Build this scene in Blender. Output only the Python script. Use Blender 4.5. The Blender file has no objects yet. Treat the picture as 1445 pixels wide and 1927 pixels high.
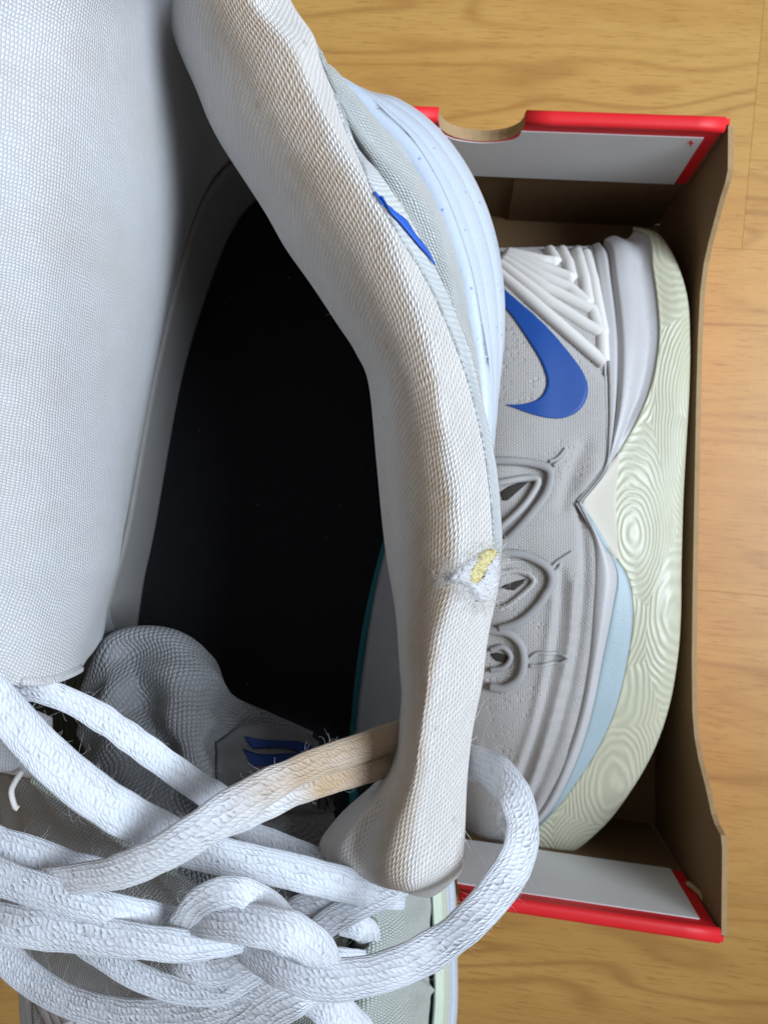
import bpy, bmesh, math, random
import numpy as np
from mathutils import Vector
from mathutils.bvhtree import BVHTree
random.seed(7); rng = np.random.default_rng(7)
S = bpy.context.scene; COL = S.collection

# ------------------------------------------------------------ camera, world, light
F = 1500.0; CX, CY = 722.5, 963.5; TH = math.radians(5.5)
CAM = np.array([0.0, 0.0, 0.465])
AR = np.array([math.cos(TH), 0, -math.sin(TH)]); AU = np.array([0, 1.0, 0]); AF = np.array([-math.sin(TH), 0, -math.cos(TH)])
cd = bpy.data.cameras.new('camera'); cam = bpy.data.objects.new('camera', cd); COL.objects.link(cam)
cam.location = CAM; cam.rotation_euler = (0, TH, 0)
cd.sensor_fit = 'VERTICAL'; cd.sensor_height = 24.0; cd.lens = 24.0 * F / 1927.0
cd.clip_start = 0.01; cd.clip_end = 50
cd.dof.use_dof = True; cd.dof.focus_distance = 0.135; cd.dof.aperture_fstop = 44
S.camera = cam
S.view_settings.view_transform = 'Standard'; S.view_settings.look = 'None'; S.view_settings.exposure = 0.0; S.view_settings.gamma = 1.0
W = bpy.data.worlds.new('World'); S.world = W; W.use_nodes = True
bg = W.node_tree.nodes['Background']; bg.inputs[0].default_value = (1.0, 0.93, 0.85, 1); bg.inputs[1].default_value = 0.235
def lamp(name, loc, target, sx, sy, power, col, spread=180):
    l = bpy.data.lights.new(name, 'AREA'); l.shape = 'RECTANGLE'; l.size = sx; l.size_y = sy; l.energy = power; l.color = col
    l.spread = math.radians(spread)
    o = bpy.data.objects.new(name, l); COL.objects.link(o); o.location = loc
    o.rotation_euler = (Vector(target) - Vector(loc)).to_track_quat('-Z', 'Y').to_euler()
    return o
lamp('window_light', (1.02, 0.12, 1.20), (0.05, 0.255, 0.13), 0.8, 0.8, 6.4, (0.76, 0.87, 1.0), 66)

# ------------------------------------------------------------ helpers
def P(px, py, d): return CAM + d * ((px - CX) / F * AR - (py - CY) / F * AU + AF)
def RAY(px, py):
    v = (px - CX) / F * AR - (py - CY) / F * AU + AF
    return v / np.linalg.norm(v)
def PZ(px, py, z):
    v = (px - CX) / F * AR - (py - CY) / F * AU + AF
    return CAM + v * ((z - CAM[2]) / v[2])
def PX(co):
    r = np.asarray(co) - CAM; d = r @ AF
    return CX + F * (r @ AR) / d, CY - F * (r @ AU) / d
def lin(r, g, b):
    f = lambda c: (c / 255 / 12.92) if c / 255 <= 0.04045 else ((c / 255 + 0.055) / 1.055) ** 2.4
    return (f(r), f(g), f(b), 1.0)
def cr(pts, n, closed=False):
    """Catmull-Rom through pts (m x k), n samples."""
    p = np.asarray(pts, float); m = len(p)
    t = np.linspace(0, m if closed else m - 1, n, endpoint=not closed)
    i = np.floor(t).astype(int)
    if not closed: i = np.minimum(i, m - 2)
    f = (t - i)[:, None]
    if closed: g = lambda k: p[(i + k) % m]
    else:
        q = np.vstack([2 * p[0] - p[1], p, 2 * p[-1] - p[-2]]); g = lambda k: q[i + k + 1]
    a, b, c, d = g(-1), g(0), g(1), g(2)
    return 0.5 * (2 * b + (c - a) * f + (2 * a - 5 * b + 4 * c - d) * f ** 2 + (3 * b - a - 3 * c + d) * f ** 3)
def tag(o, label=None, cat=None, group=None, kind=None):
    if label: o['label'] = label
    if cat: o['category'] = cat
    if group: o['group'] = group
    if kind: o['kind'] = kind
    return o
def empty(name, loc, label, cat):
    o = bpy.data.objects.new(name, None); COL.objects.link(o); o.location = [float(x) for x in loc]; o.empty_display_size = 0.02
    return tag(o, label, cat)
def root_loc(o):
    v = Vector((0, 0, 0))
    while o is not None: v += o.location; o = o.parent
    return v
def mesh_obj(name, verts, faces, mat, parent=None, uvs=None, smooth=True, solid=0, offset=-1, fmat=None):
    off = np.array(root_loc(parent)) if parent else np.zeros(3)
    v = np.asarray(verts, float) - off
    me = bpy.data.meshes.new(name)
    me.from_pydata(v.tolist(), [], [tuple(int(x) for x in f) for f in faces])
    for m in (mat if isinstance(mat, (list, tuple)) else [mat]): me.materials.append(m)
    if uvs is not None:
        ul = me.uv_layers.new(name='UVMap'); li = np.zeros(len(me.loops), int); me.loops.foreach_get('vertex_index', li)
        ul.data.foreach_set('uv', np.asarray(uvs, float)[li].ravel())
    if smooth: me.polygons.foreach_set('use_smooth', [True] * len(me.polygons))
    if fmat is not None: me.polygons.foreach_set('material_index', fmat)
    me.update()
    o = bpy.data.objects.new(name, me); COL.objects.link(o)
    if parent: o.parent = parent
    if solid:
        s = o.modifiers.new('thickness', 'SOLIDIFY'); s.thickness = solid; s.offset = offset
    return o
def grid_faces(nu, nv, cu=False, cv=False):
    f = []
    for i in range(nu if cu else nu - 1):
        for j in range(nv if cv else nv - 1):
            a, b = i * nv + j, i * nv + (j + 1) % nv; c, d = ((i + 1) % nu) * nv + (j + 1) % nv, ((i + 1) % nu) * nv + j
            f.append((a, b, c, d))
    return f
def normals(G):
    du = np.gradient(G, axis=0); dv = np.gradient(G, axis=1); n = np.cross(du, dv)
    n /= np.linalg.norm(n, axis=2, keepdims=True) + 1e-12
    tocam = CAM - G
    s = np.sign(np.median((n * tocam).sum(2)))
    return n * (s if s else 1)
class Surf: pass
def loft(name, st, mat, parent, nu=80, nv=60, closed=False, conv=P, disp=None, hole=None, solid=0.0012):
    A = np.array([[conv(*p) for p in row] for row in st])          # m x k x 3
    m, k, _ = A.shape
    B = cr(A.reshape(m, -1), nu, closed).reshape(nu, k, 3)
    G = np.stack([cr(B[i], nv) for i in range(nu)])
    U = np.linspace(0, 1, nu)[:, None] * np.ones((1, nv)); V = np.ones((nu, 1)) * np.linspace(0, 1, nv)[None]
    if disp is not None:
        n = normals(G); G = G + n * disp(U, V, G)[..., None]
    du = np.r_[0, np.cumsum(np.linalg.norm(np.diff(G, axis=0), axis=2).mean(1))]
    dv = np.concatenate([np.zeros((nu, 1)), np.cumsum(np.linalg.norm(np.diff(G, axis=1), axis=2), axis=1)], axis=1)
    dv = dv - dv[:, nv // 2][:, None]
    uv = np.stack([du[:, None] * np.ones((1, nv)), dv], axis=2).reshape(-1, 2)
    fs = grid_faces(nu, nv, closed)
    vs = G.reshape(-1, 3)
    if np.median(((np.cross(G[1:, :-1] - G[:-1, :-1], G[:-1, 1:] - G[:-1, :-1])) * (CAM - G[:-1, :-1])).sum(2)) > 0:
        fs = [f[::-1] for f in fs]
    if hole is not None:
        fs = [f for f in fs if not hole(*PX(vs[list(f)].mean(0)))]
    o = mesh_obj(name, vs, fs, mat, parent, uv, solid=solid)
    r = Surf(); r.o = o; r.G = G; r.bvh = BVHTree.FromPolygons([Vector(v) for v in vs], fs)
    return r
def hit(s, px, py, off=0.0004):
    for sur in (s if isinstance(s, (list, tuple)) else [s]):
        h = sur.bvh.ray_cast(Vector(CAM), Vector(RAY(px, py)))
        if h[0] is not None:
            n = h[1]
            if n.dot(Vector(CAM) - h[0]) < 0: n = -n
            return np.array(h[0] + n * off), np.array(n)
    return None, None
def strip(name, s, a, b, mat, parent, nu=40, nv=8, off=0.0006, solid=0.0006):
    """A thin slab on surface s between two pixel polylines."""
    A = cr(a, nu); B = cr(b, nu); vs = []; last = None
    for i in range(nu):
        for j in range(nv):
            t = j / (nv - 1); q = A[i] * (1 - t) + B[i] * t
            h, n = hit(s, q[0], q[1], off)
            if h is None: h = last if last is not None else P(q[0], q[1], 0.36)
            last = h; vs.append(h)
    G = np.array(vs).reshape(nu, nv, 3)
    fs = grid_faces(nu, nv)
    if np.median(((np.cross(G[1:, :-1] - G[:-1, :-1], G[:-1, 1:] - G[:-1, :-1])) * (CAM - G[:-1, :-1])).sum(2)) > 0: fs = [f[::-1] for f in fs]
    lu = np.linalg.norm(np.diff(G[:, nv // 2], axis=0), axis=1).sum(); lv = np.linalg.norm(np.diff(G[nu // 2], axis=0), axis=1).sum()
    uv = np.stack(np.meshgrid(np.linspace(0, lu, nu), np.linspace(0, lv, nv), indexing='ij'), axis=2).reshape(-1, 2)
    o = mesh_obj(name, vs, fs, mat, parent, uv, solid=solid); r = Surf(); r.o = o; r.bvh = BVHTree.FromPolygons([Vector(v) for v in vs], fs); return r
def inpoly(poly):
    p = np.asarray(poly, float)
    def f(x, y):
        c = False; j = len(p) - 1
        for i in range(len(p)):
            if (p[i, 1] > y) != (p[j, 1] > y) and x < (p[j, 0] - p[i, 0]) * (y - p[i, 1]) / (p[j, 1] - p[i, 1]) + p[i, 0]: c = not c
            j = i
        return c
    return f
def patch(name, s, poly, mat, parent, step=3.0, h=0.0006, rough=0.0002, edge=14, hole=None):
    """Lumpy pad on surface s, inside a pixel polygon, sinking into the surface at its rim."""
    p = np.asarray(poly, float); ins = inpoly(p)
    x0, y0 = p.min(0); x1, y1 = p.max(0); nx, ny = int((x1 - x0) / step) + 1, int((y1 - y0) / step) + 1
    idx = {}; vs = []; fs = []
    seg = [(p[i], p[(i + 1) % len(p)]) for i in range(len(p))]
    def dist(x, y):
        q = np.array([x, y]); best = 1e9
        for a, b in seg:
            t = np.clip(np.dot(q - a, b - a) / (np.dot(b - a, b - a) + 1e-9), 0, 1); best = min(best, np.linalg.norm(q - a - t * (b - a)))
        return best
    def vert(i, j):
        if (i, j) in idx: return idx[(i, j)]
        x, y = x0 + i * step, y0 + j * step
        d = min(1, dist(x, y) / edge) if ins(x, y) else -0.4
        hh, n = hit(s, x, y, h * (d * 1.6 - 0.5) + rough * random.uniform(-1, 1))
        if hh is None: return None
        idx[(i, j)] = len(vs); vs.append(hh); return idx[(i, j)]
    for i in range(nx):
        for j in range(ny):
            if ins(x0 + (i + .5) * step, y0 + (j + .5) * step) and not (hole and hole(x0 + (i + .5) * step, y0 + (j + .5) * step)):
                q = [vert(i, j), vert(i, j + 1), vert(i + 1, j + 1), vert(i + 1, j)]
                if None not in q: fs.append(q)
    return mesh_obj(name, vs, fs, mat, parent, solid=0.0006)
def tube(name, pts, rad, mat, parent, n=60, ns=10, flat=1.0, roll=0.0, super_=2.0, up=None, closed=False, noise=0.0, px=True, conv=P):
    """Swept cord or flat lace. pts (px, py, depth[, width, roll]) ; width in px gives half-width rad."""
    q = np.array([list(t) + [0] * (5 - len(t)) for t in pts], float)
    w3 = np.array([conv(*t[:3]) for t in q])
    if px and q[:, 3].any(): rr = q[:, 3] * q[:, 2] / F / 2
    else: rr = np.full(len(q), rad)
    C = cr(np.c_[w3, rr, q[:, 4]], n, closed)
    X, R, RO = C[:, :3], C[:, 3], C[:, 4]
    T = np.gradient(X, axis=0) if not closed else (np.roll(X, -1, 0) - np.roll(X, 1, 0))
    T /= np.linalg.norm(T, axis=1, keepdims=True)
    N = (CAM - X) if up is None else np.tile(np.asarray(up, float), (n, 1))
    N = N - (N * T).sum(1, keepdims=True) * T; N /= np.linalg.norm(N, axis=1, keepdims=True)
    Bn = np.cross(T, N)
    co, si = np.cos(RO)[:, None], np.sin(RO)[:, None]
    N, Bn = N * co + Bn * si, Bn * co - N * si
    a = np.linspace(0, 2 * math.pi, ns, endpoint=False)
    cx = np.sign(np.cos(a)) * np.abs(np.cos(a)) ** (2 / super_); cy = np.sign(np.sin(a)) * np.abs(np.sin(a)) ** (2 / super_)
    L = np.r_[0, np.cumsum(np.linalg.norm(np.diff(X, axis=0), axis=1))]
    wob = 1 + noise * cr(rng.normal(size=(max(4, n // 5), 1)), n)
    hw = R * wob[:, 0]; th = R * flat if np.isscalar(flat) else R * flat
    G = X[:, None] + Bn[:, None] * (cx[None, :, None] * hw[:, None, None]) + N[:, None] * (cy[None, :, None] * th[:, None, None])
    uv = np.stack([L[:, None] * np.ones((1, ns)), np.ones((n, 1)) * ((((a + math.pi / 2) % (2 * math.pi)) - math.pi) / math.pi * 2 * np.mean(R))[None]], axis=2)
    vs = G.reshape(-1, 3); fs = grid_faces(n, ns, closed, True)
    if not closed:
        fs = list(fs) + [tuple(range(ns))[::-1], tuple(range((n - 1) * ns, n * ns))]
    o = mesh_obj(name, vs, fs, mat, parent, uv.reshape(-1, 2))
    r = Surf(); r.o = o; r.X, r.N, r.B, r.R, r.T, r.th = X, N, Bn, hw, T, th
    return r
def hairs(name, roots, mat, parent, r=0.00003, seg=5):
    """Loose fibres: roots = (start, direction, length, curl)."""
    vs = []; fs = []
    for (p, d, L, curl) in roots:
        p = np.array(p, float); d = np.array(d, float); d /= np.linalg.norm(d) + 1e-9
        ax = rng.normal(size=3); ax /= np.linalg.norm(ax); base = len(vs)
        for k in range(seg + 1):
            e1 = np.cross(d, [0.3, 0.5, 0.8]); e1 /= np.linalg.norm(e1) + 1e-9; e2 = np.cross(d, e1); rad = r * (1 - 0.6 * k / seg)
            for a in (0, 2.094, 4.189): vs.append(p + e1 * math.cos(a) * rad + e2 * math.sin(a) * rad)
            p = p + d * L / seg; d = d + np.cross(ax, d) * curl / seg + rng.normal(size=3) * curl * 0.18; d /= np.linalg.norm(d)
            if k:
                b0 = base + (k - 1) * 3; b1 = base + k * 3
                for j in range(3): fs.append((b0 + j, b0 + (j + 1) % 3, b1 + (j + 1) % 3, b1 + j))
    o = mesh_obj(name, vs, fs, mat, parent); o['kind'] = 'stuff'; return o

# ------------------------------------------------------------ materials
class X:
    """Tiny wrapper: arithmetic on sockets makes Math nodes."""
    def __init__(s, nt, sock): s.nt, s.s = nt, sock
    def op(s, o, b=None, c=None):
        n = s.nt.nodes.new('ShaderNodeMath'); n.operation = o; s.nt.links.new(s.s, n.inputs[0])
        for i, q in ((1, b), (2, c)):
            if q is None: continue
            if isinstance(q, X): s.nt.links.new(q.s, n.inputs[i])
            else: n.inputs[i].default_value = q
        return X(s.nt, n.outputs[0])
    def __add__(s, b): return s.op('ADD', b)
    def __sub__(s, b): return s.op('SUBTRACT', b)
    def __mul__(s, b): return s.op('MULTIPLY', b)
    def fr(s): return s.op('FRACT')
    def fl(s): return s.op('FLOOR')
    def sin(s): return s.op('SINE')
    def ab(s): return s.op('ABSOLUTE')
    def pw(s, e): return s.op('POWER', e)
    def mx(s, e): return s.op('MAXIMUM', e)
class M:
    def __init__(s, name, rough=0.8, spec=0.3, sheen=0.0, metallic=0.0, sss=0.0):
        s.m = bpy.data.materials.new(name); s.m.use_nodes = True; s.nt = s.m.node_tree; s.b = s.nt.nodes['Principled BSDF']
        s.b.inputs['Roughness'].default_value = rough; s.b.inputs['Specular IOR Level'].default_value = spec
        s.b.inputs['Metallic'].default_value = metallic
        if sheen: s.b.inputs['Sheen Weight'].default_value = sheen; s.b.inputs['Sheen Roughness'].default_value = 0.4
        if sss: s.b.inputs['Subsurface Weight'].default_value = sss; s.b.inputs['Subsurface Radius'].default_value = (.6, .6, .6); s.b.inputs['Subsurface Scale'].default_value = 0.002
    def new(s, t, **kw):
        n = s.nt.nodes.new(t)
        for k, v in kw.items():
            if k in n.inputs: n.inputs[k].default_value = v
            else: setattr(n, k, v)
        return n
    def uv(s):
        n = s.new('ShaderNodeTexCoord'); sp = s.new('ShaderNodeSeparateXYZ'); s.nt.links.new(n.outputs['UV'], sp.inputs[0]); return X(s.nt, sp.outputs[0]), X(s.nt, sp.outputs[1])
    def obj(s):
        return s.new('ShaderNodeTexCoord').outputs['Object']
    def noise(s, vec, scale, detail=3, rough=0.55):
        n = s.new('ShaderNodeTexNoise', Scale=scale, Detail=detail, Roughness=rough); s.nt.links.new(vec, n.inputs['Vector']); return X(s.nt, n.outputs[0])
    def vor(s, vec, scale, feature='F1', rand=1.0):
        n = s.new('ShaderNodeTexVoronoi', Scale=scale); n.feature = feature; n.inputs['Randomness'].default_value = rand; s.nt.links.new(vec, n.inputs['Vector']); return X(s.nt, n.outputs[0])
    def comb(s, a, b, c=None):
        n = s.new('ShaderNodeCombineXYZ'); s.nt.links.new(a.s, n.inputs[0]); s.nt.links.new(b.s, n.inputs[1])
        if c is not None: s.nt.links.new(c.s, n.inputs[2])
        return n.outputs[0]
    def ramp(s, fac, stops):
        n = s.new('ShaderNodeValToRGB'); e = n.color_ramp.elements
        while len(e) < len(stops): e.new(0.5)
        for i, (p, c) in enumerate(stops): e[i].position = p; e[i].color = c
        s.nt.links.new(fac.s, n.inputs[0]); return n.outputs[0]
    def step(s, x, a, b):
        n = s.new('ShaderNodeMapRange'); n.clamp = True; n.interpolation_type = 'SMOOTHSTEP'
        n.inputs['From Min'].default_value = a; n.inputs['From Max'].default_value = b; s.nt.links.new(x.s, n.inputs['Value']); return X(s.nt, n.outputs['Result'])
    def mix(s, fac, a, b):
        n = s.new('ShaderNodeMix'); n.data_type = 'RGBA'; s.nt.links.new(fac.s, n.inputs[0])
        for i, q in ((6, a), (7, b)):
            if isinstance(q, tuple): n.inputs[i].default_value = q
            else: s.nt.links.new(q, n.inputs[i])
        return n.outputs[2]
    def color(s, c):
        if isinstance(c, tuple): s.b.inputs['Base Color'].default_value = c
        else: s.nt.links.new(c, s.b.inputs['Base Color'])
        return s
    def bump(s, h, dist, strength=1.0):
        n = s.new('ShaderNodeBump', Strength=strength, Distance=dist); s.nt.links.new(h.s, n.inputs['Height'])
        if s.b.inputs['Normal'].is_linked: s.nt.links.new(s.b.inputs['Normal'].links[0].from_socket, n.inputs['Normal'])
        s.nt.links.new(n.outputs[0], s.b.inputs['Normal']); return s
PI = math.pi
def stitch(m, wc, pc, slant=0.8, warp=0.00025, alt=0.5):
    """Rows of slanted stitch beads; wc column width, pc stitch length (metres)."""
    u, v = m.uv(); ob = m.obj()
    u = u + (m.noise(ob, 180) - 0.5) * (warp * 6); v = v + (m.noise(ob, 260) - 0.5) * (warp * 4)
    c = v * (1 / wc); col = c.fl(); x = c.fr()
    y = (u * (1 / pc) + col * alt + x * slant).fr()
    h = ((x * PI).sin() * (y * PI).sin()).mx(0.0001).pw(0.6)
    return h
def knit_mat(name, base, wc, pc, dist, stain=None, slant=0.8, rough=0.75, sheen=0.3, spec=0.3, alt=0.5, gap=0.0):
    m = M(name, rough, spec, sheen)
    h = stitch(m, wc, pc, slant, alt=alt)
    ob = m.obj(); n = m.noise(ob, 60, 4); n2 = m.noise(ob, 900, 3)
    c = m.mix(n, tuple(x * 0.92 for x in base[:3]) + (1,), base)
    if stain: c = stain(m, c, n)
    if gap: c = m.mix(m.step(h, 0.5, 0.1) * gap, c, lin(128, 116, 104))  # shade between stitches put into the colour, in a grime tone
    m.color(c); m.bump(h + (n2 - 0.5) * 0.5, dist)
    return m.m
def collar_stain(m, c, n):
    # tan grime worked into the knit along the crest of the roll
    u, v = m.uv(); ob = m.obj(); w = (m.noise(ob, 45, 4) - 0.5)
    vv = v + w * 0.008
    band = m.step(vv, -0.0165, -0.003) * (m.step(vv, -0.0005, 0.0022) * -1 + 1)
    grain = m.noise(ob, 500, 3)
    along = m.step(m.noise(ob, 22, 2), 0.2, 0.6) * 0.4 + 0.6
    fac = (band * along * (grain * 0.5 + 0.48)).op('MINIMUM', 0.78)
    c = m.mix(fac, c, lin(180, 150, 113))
    spots = m.step(m.vor(ob, 130), 0.10, 0.05) * 0.25
    return m.mix(spots, c, lin(120, 95, 70))
MAT = {}
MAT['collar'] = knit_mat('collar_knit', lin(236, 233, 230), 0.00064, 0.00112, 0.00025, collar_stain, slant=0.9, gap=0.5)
def lining_tint(m, c, n): return m.mix(m.step(n, 0.35, 0.7) * 0.5, c, lin(198, 194, 187))
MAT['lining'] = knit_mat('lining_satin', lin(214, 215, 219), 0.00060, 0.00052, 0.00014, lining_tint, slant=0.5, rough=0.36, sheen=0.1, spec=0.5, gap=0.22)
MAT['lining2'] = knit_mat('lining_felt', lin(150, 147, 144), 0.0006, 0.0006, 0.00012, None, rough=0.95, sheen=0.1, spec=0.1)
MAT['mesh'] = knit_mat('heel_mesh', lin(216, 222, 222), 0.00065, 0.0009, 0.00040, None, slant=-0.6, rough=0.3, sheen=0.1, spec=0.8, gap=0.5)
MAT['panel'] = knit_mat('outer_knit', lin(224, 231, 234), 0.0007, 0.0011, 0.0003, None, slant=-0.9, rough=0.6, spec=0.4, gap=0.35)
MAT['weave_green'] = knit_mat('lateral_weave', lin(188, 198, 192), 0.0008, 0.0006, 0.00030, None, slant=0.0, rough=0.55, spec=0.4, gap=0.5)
MAT['weave_grey'] = knit_mat('eyestay_weave', lin(164, 165, 166), 0.0007, 0.0006, 0.0004, None, slant=0.6, rough=0.5, spec=0.5)
MAT['tongue'] = knit_mat('tongue_mesh', lin(146, 147, 150), 0.00105, 0.0010, 0.00042, None, slant=0.5, rough=0.8, spec=0.2)
MAT['label'] = knit_mat('tongue_patch', lin(122, 121, 123), 0.0004, 0.0004, 0.00005, None, rough=0.8)
def lace_mat(name, base, stain=None):
    m = M(name, 0.62, 0.35, 0.35, sss=0.0)
    u, v = m.uv(); ob = m.obj()
    un = u + (m.noise(ob, 420) - 0.5) * 0.0018; vn = v + (m.noise(ob, 330) - 0.5) * 0.0009
    q = vn * (1 / 0.00056); row = q.fl(); x = q.fr()
    y = (un * (1 / 0.00092) + row * 0.37 + x * 1.05).fr()
    bead = ((x * PI).sin() * (y * PI).sin()).mx(0.0001).pw(0.55)
    amp = m.noise(ob, 380, 2) * 2.0
    h = bead * amp + (m.noise(ob, 1300, 3) - 0.5) * 0.45
    n = m.noise(ob, 90, 4); c = m.mix(m.step(n, 0.3, 0.75), base, tuple(x * 0.9 for x in base[:3]) + (1,))
    if stain:
        st = m.step(u + (n - 0.5) * 0.012, stain, stain + 0.014); fib = m.noise(m.comb(u * 12, v * 120), 6, 3)
        c = m.mix(st * (fib * 0.5 + 0.5), c, lin(182, 148, 98))
    c = m.mix(m.step(bead, 0.45, 0.05) * 0.2, c, lin(150, 150, 156)); m.color(c); m.bump(h, 0.00013); return m.m  # recesses between the braid beads shaded grey in the colour
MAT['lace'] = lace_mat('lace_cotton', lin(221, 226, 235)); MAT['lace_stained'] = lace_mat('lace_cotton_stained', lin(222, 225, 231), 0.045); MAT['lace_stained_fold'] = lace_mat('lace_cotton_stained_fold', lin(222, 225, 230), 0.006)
m = M('insole_felt', 0.95, 0.1); m.color(lin(22, 22, 24)); m.bump(m.noise(m.obj(), 900, 4), 0.0004); MAT['insole'] = m.m
sp = m.step(m.vor(m.obj(), 160), 0.05, 0.03); m.color(m.mix(sp * 0.3, lin(33, 33, 36), lin(130, 130, 128)))
m = M('insole_rim_foam', 0.7); m.color(lin(40, 110, 120)); MAT['teal'] = m.m
m = M('logo_blue', 0.5, 0.4); m.color(m.mix(m.noise(m.obj(), 300), lin(14, 64, 138), lin(19, 72, 148))); MAT['blue'] = m.m
m = M('logo_blue_lit', 0.45, 0.4); m.color(lin(34, 94, 198)); MAT['blue2'] = m.m  # brighter copy of the logo blue, its lit look put into the colour
m = M('label_navy', 0.6, 0.3); m.color(lin(30, 56, 118)); MAT['navy'] = m.m
def midsole(name, a, b, speck):
    m = M(name, 0.42, 0.45, sss=0.15); ob = m.obj(); n = m.noise(ob, 40, 4)
    c = m.mix(n, a, b)
    d = m.step(m.vor(ob, 330), 0.17, 0.10) * m.step(m.noise(ob, 140, 1), 0.5, 0.56)
    c = m.mix(d * speck, c, lin(100, 135, 210)); m.color(c); m.bump(m.noise(ob, 700), 0.00012); return m.m
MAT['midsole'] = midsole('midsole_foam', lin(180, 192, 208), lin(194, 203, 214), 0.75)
MAT['midsole2'] = midsole('midsole_foam_shaded', lin(176, 175, 176), lin(188, 186, 186), 0.5)  # greyer copy of the midsole foam, shade in its colour
MAT['panel_blue'] = midsole('midsole_window', lin(150, 168, 176), lin(166, 182, 188), 0.0)
m = M('outsole_rubber', 0.36, 0.5, sss=0.1); ob = m.obj()
mp = m.new('ShaderNodeMapping'); mp.inputs['Scale'].default_value = (1.25, 0.62, 0.3); m.nt.links.new(ob, mp.inputs[0])
nn = m.new('ShaderNodeTexNoise', Scale=60.0); m.nt.links.new(mp.outputs[0], nn.inputs['Vector'])
mx = m.new('ShaderNodeMix'); mx.data_type = 'RGBA'; mx.inputs[0].default_value = 0.0042; m.nt.links.new(mp.outputs[0], mx.inputs[6]); m.nt.links.new(nn.outputs[1], mx.inputs[7])
vo = m.vor(mx.outputs[2], 25, rand=0.7); rings = ((vo * 135).sin() * 0.5 + 0.5) * (m.noise(ob, 45, 2) * 1.1 + 0.2)
c = m.mix(m.noise(ob, 30, 3), lin(188, 188, 166), lin(207, 203, 176)); c = m.mix((rings * -1 + 1) * 0.42, c, lin(148, 150, 132)); m.color(c)
m.bump(rings, 0.00028); MAT['outsole'] = m.m
m = M('outsole_smooth', 0.4, 0.4, sss=0.1); m.color(m.mix(m.noise(m.obj(), 90), lin(180, 196, 180), lin(206, 214, 196))); MAT['outsole_plain'] = m.m
m = M('wing_rubber', 0.5); m.color(lin(200, 194, 180)); MAT['wing'] = m.m
def upper2():
    m = M('second_shoe_knit', 0.6, 0.35, 0.15); u, v = m.uv(); ob = m.obj()
    h = stitch(m, 0.0011, 0.0013, 0.4, 0.0001); n = m.noise(ob, 50, 4)
    dots = m.step(m.vor(ob, 330, rand=0.6), 0.34, 0.2) * m.step(m.noise(ob, 26, 2), 0.46, 0.56)
    m.color(m.mix(n, lin(174, 171, 169), lin(190, 186, 183))); m.bump(h * 0.5 - dots * 0.45, 0.0006); return m.m  # greyer than its white mate: the box's shade is in this colour
MAT['upper2'] = upper2()
m = M('rib_white', 0.5); m.color(lin(216, 213, 209)); MAT['rib'] = m.m
m = M('loop_grey', 0.55); m.color(lin(158, 156, 156)); MAT['loop'] = m.m
m = M('loop_cord', 0.5); m.color(lin(172, 170, 170)); MAT['cord'] = m.m
m = M('loop_taupe', 0.6); m.color(lin(112, 104, 98)); MAT['loop_dark'] = m.m
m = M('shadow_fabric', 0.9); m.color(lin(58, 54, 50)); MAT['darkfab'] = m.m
def kraft(name, a, b):
    m = M(name, 0.85, 0.2); ob = m.obj(); mp = m.new('ShaderNodeMapping'); mp.inputs['Scale'].default_value = (1, 1, 3); m.nt.links.new(ob, mp.inputs[0])
    m.color(m.mix(m.noise(mp.outputs[0], 130, 5, 0.7), a, b)); m.bump(m.noise(ob, 400, 3), 0.0003); return m.m
MAT['kraft'] = kraft('kraft_card', lin(112, 88, 62), lin(130, 104, 75)); MAT['kraft_edge'] = kraft('kraft_cut_edge', lin(150, 124, 90), lin(178, 150, 114))
m = M('red_print', 0.5, 0.4); m.color(m.mix(m.noise(m.obj(), 60, 4), lin(214, 26, 34), lin(224, 34, 42))); MAT['red'] = m.m
m = M('white_print', 0.6, 0.3); m.color(m.mix(m.noise(m.obj(), 70, 4), lin(214, 214, 216), lin(224, 224, 226))); MAT['white'] = m.m
m = M('foam_yellow', 0.9, 0.1); ob = m.obj(); m.color(m.mix(m.step(m.noise(ob, 1400, 3), 0.35, 0.6), lin(192, 176, 116), lin(224, 214, 164))); m.bump(m.noise(ob, 1800, 3), 0.0006); MAT['foam'] = m.m
m = M('fluff_white', 0.95, 0.1, 0.4); ob = m.obj(); m.color(m.mix(m.noise(ob, 500, 4), lin(200, 198, 200), lin(226, 226, 228))); m.bump(m.noise(ob, 1500, 4), 0.0006); MAT['fluff'] = m.m
m = M('fibre', 0.7, 0.3); m.color(lin(225, 222, 218)); MAT['fibre'] = m.m
m = M('fibre_tan', 0.7, 0.3); m.color(lin(196, 172, 140)); MAT['fibre_tan'] = m.m
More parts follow.
